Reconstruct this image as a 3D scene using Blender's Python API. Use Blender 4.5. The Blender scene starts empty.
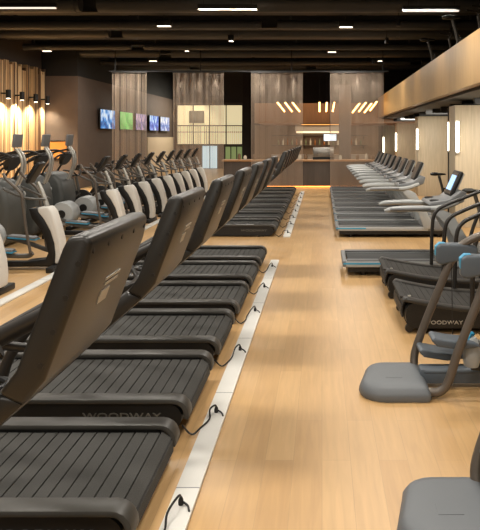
import bpy, bmesh, math, random
from mathutils import Vector, Matrix
random.seed(7)
S = bpy.context.scene
COL = S.collection
PI = math.pi

# ------------------------------------------------------------ camera
EYE = 1.7; FPX = 650.0
cd = bpy.data.cameras.new('camera'); cam = bpy.data.objects.new('camera', cd); COL.objects.link(cam)
cam.location = (0, 0, EYE); cam.rotation_euler = (PI/2, 0, 0)
cd.sensor_fit = 'HORIZONTAL'; cd.sensor_width = 36; cd.lens = FPX*36/480
cd.shift_x = -(322-240)/480; cd.shift_y = -(265-137)/480
cd.clip_start = .05; cd.clip_end = 200
S.camera = cam
# ------------------------------------------------------------ world, exposure, area lights
w = bpy.data.worlds.new('world'); S.world = w; w.use_nodes = True
w.node_tree.nodes['Background'].inputs[0].default_value = (1, .82, .62, 1)
w.node_tree.nodes['Background'].inputs[1].default_value = .30
S.view_settings.view_transform = 'Standard'; S.view_settings.look = 'None'
S.view_settings.exposure = 0.0; S.view_settings.gamma = 1.0; S.view_settings.use_curve_mapping = False

def area(loc, sx, sy, power, col=(1, .93, .83), rot=(0, 0, 0), spread=PI):
    d = bpy.data.lights.new('area_light', 'AREA'); d.shape = 'RECTANGLE'; d.size = sx; d.size_y = sy
    d.energy = power; d.color = col; d.spread = spread
    o = bpy.data.objects.new('area_light', d); COL.objects.link(o); o.location = loc; o.rotation_euler = rot
    return o
def spot(loc, to, power, col=(1, .72, .42), ang=60, blend=.6, rad=.04):
    d = bpy.data.lights.new('spot_light', 'SPOT'); d.energy = power; d.color = col
    d.spot_size = math.radians(ang); d.spot_blend = blend; d.shadow_soft_size = rad
    o = bpy.data.objects.new('spot_light', d); COL.objects.link(o); o.location = loc
    v = Vector(to)-Vector(loc); o.rotation_euler = v.to_track_quat('-Z', 'Y').to_euler()
    return o
# lamps of the hall ceiling, in rows (the visible fixtures are built further down)
LINEAR = []
for yy in (-2.5, 1.5, 5.3, 9.2, 13.1):
    for xx in (-5.9, -1.9, 2.1 if yy > 13 else .9):
        LINEAR.append((xx, yy, 4.3))
for (x, y, z) in LINEAR:
    area((x, y, z-.035), 1.2, .12, 92 if x > -5 else 70)
for y in (17.5, 20.5):
    for x in (-6.2, -2.2, .8):
        area((x, y, 4.3), .5, .5, 70)
area((-4.5, 26, 3.5), 5, 2, 60)
area((0, 27.2, 2.2), 4.4, 3.2, 110, (1, .74, .48))            # bar kitchen lights
for xx in (-2, -.2, 1.6): spot((xx, 23.9, 4.3), (xx, 25, 2.7), 10 if abs(xx) > 1 else 80, (1, .66, .34), 60)  # spots added to brighten the canopy front, standing in for the pendants
for yy in (10.4, 16.2, 22.6, 28.6):                           # downlights under the mezzanine
    area((3.3, yy, 2.28), 1.1, .25, 60, (1, .92, .78), (math.radians(40), 0, 0))

# ------------------------------------------------------------ materials
MATS = {}
def mat(name, col, rough=.5, metal=0, emit=0, spec=.5, noise=0, nscale=40, bump=0, bscale=200, stretch=(1, 1, 1), emitcol=None, alpha=1):
    if name in MATS: return MATS[name]
    m = bpy.data.materials.new(name); m.use_nodes = True; MATS[name] = m
    nt = m.node_tree; b = nt.nodes['Principled BSDF']
    c = tuple(((v/255)/12.92 if v/255 <= .04045 else ((v/255+.055)/1.055)**2.4) for v in col)
    b.inputs['Base Color'].default_value = (*c, 1); b.inputs['Roughness'].default_value = rough
    b.inputs['Metallic'].default_value = metal; b.inputs['Specular IOR Level'].default_value = spec
    if emit:
        ec = emitcol or col
        e = tuple(((v/255)/12.92 if v/255 <= .04045 else ((v/255+.055)/1.055)**2.4) for v in ec)
        b.inputs['Emission Color'].default_value = (*e, 1); b.inputs['Emission Strength'].default_value = emit
    tc = nt.nodes.new('ShaderNodeTexCoord'); mp = nt.nodes.new('ShaderNodeMapping')
    mp.inputs['Scale'].default_value = stretch
    nt.links.new(tc.outputs['Object'], mp.inputs['Vector'])
    if noise:
        n = nt.nodes.new('ShaderNodeTexNoise'); n.inputs['Scale'].default_value = nscale; n.inputs['Detail'].default_value = 4
        r = nt.nodes.new('ShaderNodeValToRGB')
        r.color_ramp.elements[0].position = .3; r.color_ramp.elements[1].position = .7
        r.color_ramp.elements[0].color = (*[v*(1-noise) for v in c], 1)
        r.color_ramp.elements[1].color = (*[min(1, v*(1+noise)) for v in c], 1)
        nt.links.new(mp.outputs[0], n.inputs['Vector']); nt.links.new(n.outputs['Fac'], r.inputs[0])
        nt.links.new(r.outputs[0], b.inputs['Base Color'])
    if bump:
        n2 = nt.nodes.new('ShaderNodeTexNoise'); n2.inputs['Scale'].default_value = bscale
        bp = nt.nodes.new('ShaderNodeBump'); bp.inputs['Strength'].default_value = bump; bp.inputs['Distance'].default_value = .002
        nt.links.new(mp.outputs[0], n2.inputs['Vector']); nt.links.new(n2.outputs['Fac'], bp.inputs['Height'])
        nt.links.new(bp.outputs[0], b.inputs['Normal'])
    return m
def lin(c): return tuple(((v/255)/12.92 if v/255 <= .04045 else ((v/255+.055)/1.055)**2.4) for v in c)
def plank_mat(name, c1, c2, pw, pl, rough, swap=False, grain=.12, vertical=False, mortar=.0015):
    """wood planks; long side along object Y (or Z when vertical)"""
    m = bpy.data.materials.new(name); m.use_nodes = True; MATS[name] = m
    nt = m.node_tree; b = nt.nodes['Principled BSDF']; b.inputs['Roughness'].default_value = rough
    tc = nt.nodes.new('ShaderNodeTexCoord'); mp = nt.nodes.new('ShaderNodeMapping')
    nt.links.new(tc.outputs['Object'], mp.inputs['Vector'])
    sx = nt.nodes.new('ShaderNodeSeparateXYZ'); cx = nt.nodes.new('ShaderNodeCombineXYZ')
    nt.links.new(mp.outputs[0], sx.inputs[0])
    if vertical:
        ad = nt.nodes.new('ShaderNodeMath'); ad.operation = 'ADD'
        nt.links.new(sx.outputs[0], ad.inputs[0]); nt.links.new(sx.outputs[1], ad.inputs[1])
        nt.links.new(sx.outputs[2], cx.inputs[0]); nt.links.new(ad.outputs[0], cx.inputs[1])
    else:
        nt.links.new(sx.outputs[1], cx.inputs[0]); nt.links.new(sx.outputs[0], cx.inputs[1])
    br = nt.nodes.new('ShaderNodeTexBrick'); br.inputs['Scale'].default_value = 1
    br.inputs['Brick Width'].default_value = pl; br.inputs['Row Height'].default_value = pw
    br.inputs['Mortar Size'].default_value = mortar; br.offset = .37
    br.inputs['Color1'].default_value = (*lin(c1), 1); br.inputs['Color2'].default_value = (*lin(c2), 1)
    br.inputs['Mortar'].default_value = (*[v*.78 for v in lin(c1)], 1)
    nt.links.new(cx.outputs[0], br.inputs['Vector'])
    m2 = nt.nodes.new('ShaderNodeMapping'); m2.inputs['Scale'].default_value = (1.6, 22, 1)
    nt.links.new(cx.outputs[0], m2.inputs['Vector'])
    n = nt.nodes.new('ShaderNodeTexNoise'); n.inputs['Scale'].default_value = 1.5; n.inputs['Detail'].default_value = 6
    n.inputs['Distortion'].default_value = .6
    nt.links.new(m2.outputs[0], n.inputs['Vector'])
    mr = nt.nodes.new('ShaderNodeMapRange'); mr.inputs[1].default_value = .3; mr.inputs[2].default_value = .7
    mr.inputs[3].default_value = 1-grain; mr.inputs[4].default_value = 1+grain
    nt.links.new(n.outputs['Fac'], mr.inputs[0])
    vm = nt.nodes.new('ShaderNodeVectorMath'); vm.operation = 'SCALE'
    nt.links.new(br.outputs['Color'], vm.inputs[0]); nt.links.new(mr.outputs[0], vm.inputs['Scale'])
    nt.links.new(vm.outputs[0], b.inputs['Base Color'])
    return m

FLOOR = plank_mat('floor_wood', (198, 161, 112), (186, 148, 100), .15, 1.3, .38, grain=.07)
FASCIA = plank_mat('golden_laminate', (162, 132, 88), (152, 123, 80), .6, 6, .45, grain=.12, vertical=True, mortar=.003)
PANEL = plank_mat('pale_laminate', (196, 180, 154), (188, 172, 146), .6, 6, .5, grain=.10, vertical=True, mortar=.003)
ORANGEW = plank_mat('amber_wood', (146, 102, 58), (138, 94, 52), .5, 6, .45, grain=.12, vertical=True, mortar=.003)
BARW = plank_mat('bar_panel', (78, 69, 62), (70, 62, 56), .25, 3, .5, grain=.12, vertical=True, mortar=.006)
WALLB = mat('brown_wall', (94, 81, 73), .7, noise=.06, nscale=3)
WALLD = mat('dark_wall', (62, 53, 47), .7)
CREAM = mat('cream_wall', (222, 204, 176), .7)
CEIL = mat('ceiling_black', (24, 25, 26), .8)
DUCT = mat('duct_paint', (56, 57, 60), .5, noise=.1, nscale=2)
BEAMM = mat('beam_paint', (33, 34, 36), .6, noise=.12, nscale=2)
WHITEP = mat('white_trunking', (218, 216, 210), .45, noise=.03, nscale=6)
RUBBER = mat('slat_rubber', (58, 57, 54), .75, noise=.35, nscale=260, bump=.6, bscale=500)
GROOVE = mat('belt_gap', (10, 10, 10), .9)
RIM = mat('rim_plastic', (62, 60, 56), .42, noise=.06, nscale=30)
LOGOD = mat('logo_grey', (92, 89, 83), .45)
BLACK = mat('black_plastic', (18, 18, 18), .45)
SHELL = mat('console_shell', (31, 29, 26), .36, noise=.05, nscale=90, bump=.15, bscale=300)
GREYT = mat('grey_tube', (78, 76, 72), .38)
DTUBE = mat('dark_tube', (38, 35, 32), .4)
BRONZE = mat('bronze_tube', (98, 90, 82), .4, metal=.3)
SILVER = mat('silver', (176, 174, 168), .35, metal=.5)
LOGO = mat('logo_silver', (176, 172, 162), .4, metal=.2)
LGREY = mat('light_grey_plastic', (164, 167, 167), .4)
MGREY = mat('mid_grey_plastic', (112, 114, 116), .45)
WSHROUD = mat('shroud_white', (212, 208, 200), .4)
BLUE = mat('blue_plastic', (58, 150, 190), .45)
PADG = mat('pad_grey', (82, 90, 98), .5)
BELT = mat('running_belt', (48, 50, 51), .7, noise=.15, nscale=200)
SCRB = mat('dark_glass', (12, 13, 15), .32)
SCRL = mat('lit_display', (150, 190, 230), .3, emit=1.0, noise=.0)
CHAIN = mat('chain_metal', (196, 178, 160), .4, metal=.2)
LEATHER = mat('brown_leather', (70, 48, 36), .5)
GOLD = mat('warm_tube_glow', (255, 210, 150), .5, emit=9, emitcol=(255, 190, 110))
GLOWW = mat('white_glow', (255, 244, 225), .5, emit=7, emitcol=(255, 240, 214))
GLOWS = mat('strip_glow', (255, 240, 220), .5, emit=1.1, emitcol=(255, 240, 225))
SPOTG = mat('spot_glow', (255, 240, 220), .5, emit=4, emitcol=(255, 236, 210))
WINY = mat('lit_window', (230, 214, 170), .4, emit=.75, emitcol=(238, 222, 176), noise=0)
WINB = mat('cool_window', (190, 214, 220), .3, emit=.9, emitcol=(190, 215, 225))
WING = mat('green_window', (120, 130, 90), .3, emit=.35, emitcol=(170, 190, 120))
LEDO = mat('amber_led', (255, 170, 80), .5, emit=3.0, emitcol=(255, 160, 70))
GLASSB = mat('bottle_glass', (110, 120, 90), .1)
STEEL = mat('steel', (170, 166, 160), .3, metal=.9)

# ------------------------------------------------------------ helpers
class MB:
    def __init__(s): s.bm = bmesh.new(); s.mi = 0; s.mats = []
    def use(s, m):
        if m not in s.mats: s.mats.append(m)
        s.mi = s.mats.index(m); return s
    def _new(s, fn):
        n = len(s.bm.faces); fn(); s.bm.faces.ensure_lookup_table()
        for f in list(s.bm.faces)[n:]: f.material_index = s.mi
    def box(s, c, d, rot=None, taper=1.0):
        M = Matrix.Translation(c) @ (rot.to_matrix().to_4x4() if rot is not None else Matrix())
        vs = []
        for z in (-.5, .5):
            k = 1 if z < 0 else taper
            for x, y in ((-.5, -.5), (.5, -.5), (.5, .5), (-.5, .5)):
                vs.append(s.bm.verts.new(M @ Vector((x*d[0]*k, y*d[1]*k, z*d[2]))))
        for q in ((3, 2, 1, 0), (4, 5, 6, 7), (0, 1, 5, 4), (1, 2, 6, 5), (2, 3, 7, 6), (3, 0, 4, 7)):
            f = s.bm.faces.new([vs[i] for i in q]); f.material_index = s.mi
        return s
    def b2(s, x0, x1, y0, y1, z0, z1): return s.box(((x0+x1)/2, (y0+y1)/2, (z0+z1)/2), (x1-x0, y1-y0, z1-z0))
    def prism(s, prof, y0, y1, inset=None):
        """profile in xz (list) extruded along y"""
        a = [s.bm.verts.new((x, y0, z)) for x, z in prof]; b = [s.bm.verts.new((x, y1, z)) for x, z in prof]
        n = len(prof); fs = [s.bm.faces.new(a), s.bm.faces.new(b[::-1])]
        for i in range(n): fs.append(s.bm.faces.new((a[(i+1) % n], a[i], b[i], b[(i+1) % n])))
        for f in fs: f.material_index = s.mi
        return s
    def tube(s, pts, r, seg=8, smooth=6, flat=1.0, closed=False):
        P = [Vector(p) for p in pts]
        if len(P) > 2 and smooth > 1:
            Q = []; n = len(P); rng = range(n if closed else n-1)
            for i in rng:
                p0 = P[(i-1) % n] if closed or i > 0 else P[0]*2-P[1]
                p1 = P[i]; p2 = P[(i+1) % n]
                p3 = P[(i+2) % n] if closed or i+2 < n else P[-1]*2-P[-2]
                for k in range(smooth):
                    t = k/smooth
                    Q.append(.5*((2*p1)+(-p0+p2)*t+(2*p0-5*p1+4*p2-p3)*t*t+(-p0+3*p1-3*p2+p3)*t**3))
            if not closed: Q.append(P[-1])
            P = Q
        rr = r if isinstance(r, (list, tuple)) else None
        rings = []; n = len(P); up = None
        for i, p in enumerate(P):
            if closed: t = (P[(i+1) % n]-P[i-1]).normalized()
            else: t = (P[min(i+1, n-1)]-P[max(i-1, 0)]).normalized()
            if up is None:
                up = Vector((0, 0, 1)) if abs(t.z) < .9 else Vector((0, 1, 0))
            u = (up-t*up.dot(t)).normalized(); v = t.cross(u); up = u
            if rr:
                f = i/(n-1)*(len(rr)-1); k = min(int(f), len(rr)-2); R = rr[k]*(1-(f-k))+rr[k+1]*(f-k)
            else: R = r
            rings.append([s.bm.verts.new(p+u*math.cos(a)*R*flat+v*math.sin(a)*R) for a in [2*PI*j/seg for j in range(seg)]])
        m = n if closed else n-1
        for i in range(m):
            A = rings[i]; B = rings[(i+1) % n]
            for j in range(seg):
                f = s.bm.faces.new((A[j], A[(j+1) % seg], B[(j+1) % seg], B[j])); f.material_index = s.mi
        if not closed:
            f = s.bm.faces.new(rings[0][::-1]); f.material_index = s.mi
            f = s.bm.faces.new(rings[-1]); f.material_index = s.mi
        return s
    def lathe(s, prof, origin, axis='z', seg=16):
        """prof: (radius, height) list"""
        o = Vector(origin); rings = []
        def P(r, h, a):
            c, d = r*math.cos(a), r*math.sin(a)
            return o+Vector({'z': (c, d, h), 'y': (c, h, d), 'x': (h, c, d)}[axis])
        for r, h in prof: rings.append([s.bm.verts.new(P(max(r, 1e-4), h, 2*PI*j/seg)) for j in range(seg)])
        for A, B in zip(rings, rings[1:]):
            for j in range(seg):
                f = s.bm.faces.new((A[j], A[(j+1) % seg], B[(j+1) % seg], B[j])); f.material_index = s.mi
        for R in (rings[0][::-1], rings[-1]):
            f = s.bm.faces.new(R); f.material_index = s.mi
        return s
    def build(s, name, m=None, parent=None, bevel=0, segs=2, label=None):
        bmesh.ops.recalc_face_normals(s.bm, faces=s.bm.faces[:])
        if bevel:
            ed = [e for e in s.bm.edges if len(e.link_faces) == 2 and e.calc_face_angle(0) > math.radians(38)]
            bmesh.ops.bevel(s.bm, geom=ed, offset=bevel, segments=segs, profile=.5, affect='EDGES', clamp_overlap=True)
        for f in s.bm.faces: f.smooth = True
        for e in s.bm.edges:
            if len(e.link_faces) == 2 and e.calc_face_angle(0) > math.radians(42): e.smooth = False
        me = bpy.data.meshes.new(name); s.bm.to_mesh(me); s.bm.free()
        for q in (s.mats or [m]): me.materials.append(q)
        o = bpy.data.objects.new(name, me); COL.objects.link(o)
        if parent: o.parent = parent
        if label: o['label'] = label
        return o
def tag(o, label, cat, group=None, kind=None):
    if label: o['label'] = label
    if cat: o['category'] = cat
    if group: o['group'] = group
    if kind: o['kind'] = kind
    return o
def thing(name, label, cat, loc=(0, 0, 0), group=None):
    o = bpy.data.objects.new(name, None); COL.objects.link(o); o.location = loc; o.empty_display_size = .2
    return tag(o, label, cat, group)
def struct(o): o['kind'] = 'structure'; return o
def copy_tree(o, loc=None, label=None, group=None):
    c = o.copy(); COL.objects.link(c)
    if loc is not None: c.location = loc
    if label: c['label'] = label
    if group: c['group'] = group
    def rec(src, dst):
        for ch in list(src.children):
            d = ch.copy(); COL.objects.link(d); d.parent = dst; rec(ch, d)
    rec(o, c)
    return c
def text_mesh(name, txt, size, m, parent, loc, rot, depth=.002, xs=1.0):
    cu = bpy.data.curves.new(name+'_curve', 'FONT'); cu.body = txt; cu.size = size; cu.extrude = depth
    cu.align_x = 'CENTER'; cu.align_y = 'CENTER'; cu.space_character = 1.05; cu.offset = size*.012
    tmp = bpy.data.objects.new('tmp', cu); COL.objects.link(tmp)
    dg = bpy.context.evaluated_depsgraph_get()
    me = bpy.data.meshes.new_from_object(tmp.evaluated_get(dg)); bpy.data.objects.remove(tmp)
    me.materials.clear(); me.materials.append(m)
    for v in me.vertices: v.co.x *= xs
    o = bpy.data.objects.new(name, me); COL.objects.link(o); o.parent = parent
    o.location = loc; o.rotation_euler = rot
    return o
ORD = ['first', 'second', 'third', 'fourth', 'fifth', 'sixth', 'seventh', 'eighth', 'ninth', 'tenth']

# ============================================================ STRUCTURE
b = MB(); b.b2(-10, 7, -4, 36, -.2, 0); struct(b.build('floor', FLOOR))
b = MB(); b.b2(-10, 7, -4, 36, 5.2, 5.35); struct(b.build('ceiling', CEIL))
b = MB(); b.b2(-10, -9.2, -4, 21.6, 0, 5.2); struct(b.build('wall_left', WALLD))
b = MB(); b.b2(6, 6.2, -4, 36, 0, 5.2); struct(b.build('wall_right', BARW))
# far left block: brown return wall and TV wall
b = MB(); b.b2(-9.2, -8, 21.3, 34.9, 0, 3.7); struct(b.build('wall_television', WALLB))
b = MB(); b.b2(-9.2, -8.02, 21.32, 34.9, 3.7, 5.2); struct(b.build('wall_added_infill', CEIL))  # dark block added to keep the lit area above the TV wall black
b = MB().use(WALLD); b.b2(-9.2, 7, 35, 35.2, 0, 5.2); struct(b.build('wall_back', WALLD))
b = MB(); b.b2(-7.999, -7.96, 29.7, 34.9, 0, 1.69); struct(b.build('wall_pale', CREAM))
b = MB(); b.b2(-7.99, -4.25, 34.9, 34.99, 0, 3.55); struct(b.build('wall_far', WALLB))
# slat wall
slat_cols = [mat('slat_a', (150, 122, 88), .5, noise=.12, nscale=8, stretch=(8, 8, 1)), mat('slat_b', (214, 184, 142), .5, noise=.1, nscale=8, stretch=(8, 8, 1)),
             mat('slat_c', (92, 68, 48), .5, noise=.12, nscale=8, stretch=(8, 8, 1)), mat('slat_d', (176, 142, 100), .5, noise=.1, nscale=8, stretch=(8, 8, 1))]
b = MB(); y = 12.0
while y < 21.25:
    d = random.uniform(.05, .12); b.use(random.choice(slat_cols))
    b.b2(-9.2, -9.07+random.choice((0, .008, .016)), y, y+d*.98, 0, 3.92-random.choice((0, .03, .1, .2, .32))); y += d
struct(b.build('wall_slatted'))
# mezzanine: fascia slab along the right, canopy across the bar
b = MB(); b.b2(2.155, 6, 3, 25, 2.45, 3.19); struct(b.build('trim_1', FASCIA))
b = MB(); b.b2(2.3, 6, 3.1, 34, 2.40, 2.449)
yy = 4
while yy < 33: b.b2(2.75, 5.9, yy, yy+.12, 2.3, 2.401); yy += 1.1
struct(b.build('trim_2', BEAMM))
b = MB(); b.b2(-2.6, 6, 25.002, 30, 2.24, 3.0); struct(b.build('trim_3', ORANGEW))
b = MB(); b.b2(-3.1, 2.6, 30.0, 30.2, 0, 2.24); struct(b.build('wall_bar', mat('bar_back', (120, 102, 84), .6)))
for i, (x, y) in enumerate(((2.5, 12.2), (2.77, 18.75), (2.95, 25.7), (3.0, 31.5))):
    b = MB(); b.b2(x, x+(1.3 if i == 0 else .92), y, y+.6, 0, 2.299 if i else 2.299)
    o = struct(b.build('column', PANEL, bevel=.006))
# grey pillar behind the bar counter
b = MB(); b.b2(.62, 1.05, 23.6, 24.0, 0, 3.6); struct(b.build('column', mat('pillar_grey', (112, 100, 90), .6)))

# windows of the far wall
def window(name, x0, x1, y, z0, z1, m, nv, nh, frame=WALLD):
    b = MB(); b.b2(x0, x1, y-.02, y, z0, z1); g = struct(b.build(name, m))
    b = MB(); t = .045
    for i in range(nv+1):
        x = x0+(x1-x0)*i/nv; b.b2(x-t/2, x+t/2, y-.08, y-.02, z0, z1)
    for i in range(nh+1):
        z = z0+(z1-z0)*i/nh; b.b2(x0, x1, y-.081, y-.02, z-t/2, z+t/2)
    b.build('window_frame', frame, g); return g
g = window('window_1', -7.78, -4.26, 34.89, 1.3, 3.42, WINY, 4, 1)
b = MB()
b.b2(-7.78, -4.26, 34.7, 34.73, 2.28, 2.33); b.b2(-7.78, -4.26, 34.7, 34.73, 1.95, 1.98)
for i in range(36): b.b2(-7.78+i*.1, -7.768+i*.1, 34.71, 34.725, 1.34, 2.3)
b.build('railing', DTUBE, g)
b = MB(); b.b2(-7.1, -6.3, 34.74, 34.79, 2.45, 3.1); b.build('inner_panel', mat('inner_panel', (120, 112, 96), .6), g)
b = MB(); b.b2(-4.24, -3.3, 34.8, 34.99, 0, 5.2); struct(b.build('wall_dark', mat('very_dark_wall', (48, 38, 32), .7)))
g = window('door_1', -6.44, -5.58, 34.89, 0, 1.25, WINB, 2, 1, MGREY)
b = MB(); b.lathe([(.02, 0), (.02, .3)], (-6.0, 34.76, .6)); b.build('door_handle', STEEL, g)
g = window('window_2', -5.2, -4.26, 34.88, .35, 1.2, WING, 3, 1)
# glowing framed niche on the brown wall
b = MB(); b.b2(-8.9, -8.35, 21.26, 21.3, 1.0, 1.55); g = struct(b.build('window_3', mat('amber_niche', (190, 120, 50), .5, emit=.12, emitcol=(230, 150, 70))))
b = MB(); b.b2(-8.93, -8.32, 21.25, 21.27, 1.55, 1.59); b.b2(-8.93, -8.9, 21.25, 21.27, 1, 1.55); b.b2(-8.35, -8.32, 21.25, 21.27, 1, 1.55); b.b2(-8.93, -8.32, 21.25, 21.27, .97, 1.0)
b.build('window_frame', BLACK, g)

# ceiling beams and ducts
ys = [9.6, 11.4, 13.3, 15.0, 16.9, 18.8, 20.6, 22.6, 24.6, 26.5, 28.4]
names = 0
for i, y in enumerate(ys):
    b = MB()
    z = 4.55+random.uniform(-.08, .1)
    b.b2(-9.2, 6, y, y+.16, z, z+.34); b.b2(-9.2, 6, y-.1, y+.26, z, z+.03)
    for x in (-8, -5, -2, 1, 4): b.b2(x-.04, x+.04, y+.04, y+.12, z+.3, 5.2)
    struct(b.build('beam', BEAMM))
random.seed(3)
for i, (y, z, r) in enumerate(((10.5, 4.75, .14), (12.3, 4.5, .1), (14.2, 4.62, .2), (15.9, 4.45, .11), (17.9, 4.6, .18), (19.6, 4.42, .1), (21.6, 4.5, .16), (23.6, 4.4, .1), (25.7, 4.5, .14))):
    b = MB(); x = -9
    while x < 5.4:
        L = random.uniform(2.2, 4.6); x1 = min(x+L, 5.9)
        b.lathe([(r, x), (r, x1-.1), (r*.9, x1-.1), (r*.9, x1)], (0, y, z), 'x', 14)
        b.b2(x+.3, x+.34, y-.02, y+.02, z, 5.2); x = x1+random.choice((0, 0, .4))
    tag(b.build('ventilation_duct', DUCT), '%s round ceiling duct run from the camera, crossing the dark ceiling' % ORD[i], 'duct', 'ceiling ducts')
for i, x in enumerate((-6.6, -3.4, -.4, 1.3, 3.6)):
    b = MB(); b.b2(x, x+.22, 6, 30, 4.9, 5.199); struct(b.build('beam', BEAMM))

# low curtain track
b = MB(); b.b2(-7.0, 2.2, 21.37, 21.43, 3.84, 3.88)
for x in (-6.8, -4, -1, 2): b.b2(x-.015, x+.015, 21.385, 21.415, 3.88, 5.2)
struct(b.build('trim_4', CEIL))

# ============================================================ CEILING LIGHTS
def linear(loc, L, label):
    t = thing('linear_light', label, 'ceiling light', loc, 'linear ceiling lights')
    b = MB(); b.b2(-L/2, L/2, -.05, .05, 0, .09)
    for sx in (-.4, .4): b.b2(sx*L-.008, sx*L+.008, -.008, .008, .09, 5.2-loc[2])
    b.build('housing', BLACK, t)
    b = MB(); b.b2(-L/2+.02, L/2-.02, -.04, .04, -.02, 0); b.build('diffuser', GLOWS, t); return t
linear((-6.0, 13.1, 4.31), 1.3, 'long thin white linear light at the far left of the dark ceiling')
linear((-1.9, 13.1, 4.28), 1.2, 'long thin white linear light above the left treadmill row, top centre')
linear((2.2, 13.1, 4.25), 1.15, 'long thin white linear light above the right treadmill row')
for y in (9.2, 5.3, 1.5):
    linear((-1.9, y, 4.3), 1.2, 'thin white linear light on the ceiling over the near treadmills')
    linear((.9, y, 4.3), 1.2, 'thin white linear light on the ceiling over the wooden aisle')
def spotfix(px, py, L, label):
    y = 2.6*650/(137-py); x = (px-322)*y/650
    t = thing('ceiling_spotlight', label, 'spotlight', (x, y, 4.3), 'small ceiling spotlights')
    b = MB(); b.b2(-L/2, L/2, -.07, .07, 0, .16); b.b2(-.015, .015, -.015, .015, .16, .9); b.build('housing', BLACK, t, bevel=.01)
    b = MB(); b.b2(-L/2+.03, L/2-.03, -.05, .05, -.012, 0); b.build('diffuser', SPOTG, t)
for a in ((164, 26, .36, 'small black box spotlight left of the long centre linear light'),
          (346, 27, .36, 'small black box spotlight right of the long centre linear light'),
          (187, 51, .16, 'tiny ceiling spotlight above the second hanging chain curtain'),
          (231, 41, .16, 'tiny ceiling spotlight above the lit far window'),
          (332, 52, .3, 'short ceiling spotlight above the bar, right of centre'),
          (153, 61, .3, 'short low ceiling spotlight left of the second chain curtain'),
          (380, 61, .2, 'small ceiling spotlight beside the mezzanine edge'),
          (47, 51, .3, 'small spotlight on the ceiling above the slatted wall')):
    spotfix(*a)

# ============================================================ TREADMILL, slat belt (left rows)
def stadium(x0, x1, z0, z1, n=8):
    r = (z1-z0)/2; zc = (z0+z1)/2; p = []
    for i in range(n+1):
        a = -PI/2+PI*i/n; p.append((x1-r+r*math.cos(a), zc+r*math.sin(a)))
    for i in range(n+1):
        a = PI/2+PI*i/n; p.append((x0+r+r*math.cos(a), zc+r*math.sin(a)))
    return p
def slat_belt(L, yw, z0, z1, pitch=.066, gap=.007, sag=0):
    """belt of cross slats running round a stadium; x from -L to 0"""
    r = (z1-z0)/2; zc = (z0+z1)/2; s = MB()
    core = stadium(-L+.012, -.012, z0+.012, z1-.012, 10)
    def dz(x): return -sag*max(0, 1-((x+L/2)/(L/2))**2)
    s.use(GROOVE)
    n = 24; top = [(-L+r+(L-2*r)*i/n, z1-.012) for i in range(n+1)]
    cp = core if not sag else ([(x, z) for x, z in stadium(-L+.012, -.012, z0+.012, z1-.012, 10)[:11]] + [(x, z+dz(x)) for x, z in top[::-1]] + core[11:])
    s.prism(cp, -yw/2+.002, yw/2-.002)
    s.use(RUBBER)
    straight = L-2*r; total = straight+PI*r*2*.62
    d = -PI*r*.62
    while d < straight+PI*r*.62:
        c = d+pitch/2
        if c < 0: a = PI/2+(-c)/r; x = -L+r+r*math.cos(a); z = zc+r*math.sin(a); ang = a-PI/2
        elif c > straight: a = PI/2-(c-straight)/r; x = -r+r*math.cos(a); z = zc+r*math.sin(a); ang = a-PI/2
        else: x = -L+r+c; z = z1; ang = 0
        if sag:
            z += dz(x) if 0 <= c <= straight else 0
            if 0 <= c <= straight: ang = -math.atan(2*sag*(x+L/2)/(L/2)**2*-1)*1.0
        from mathutils import Euler
        nx, nz = -math.sin(ang), math.cos(ang)
        s.box((x-nx*.006, 0, z-nz*.006), (pitch-gap, yw, .014), Euler((0, -ang, 0)))
        d += pitch
    return s
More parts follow.
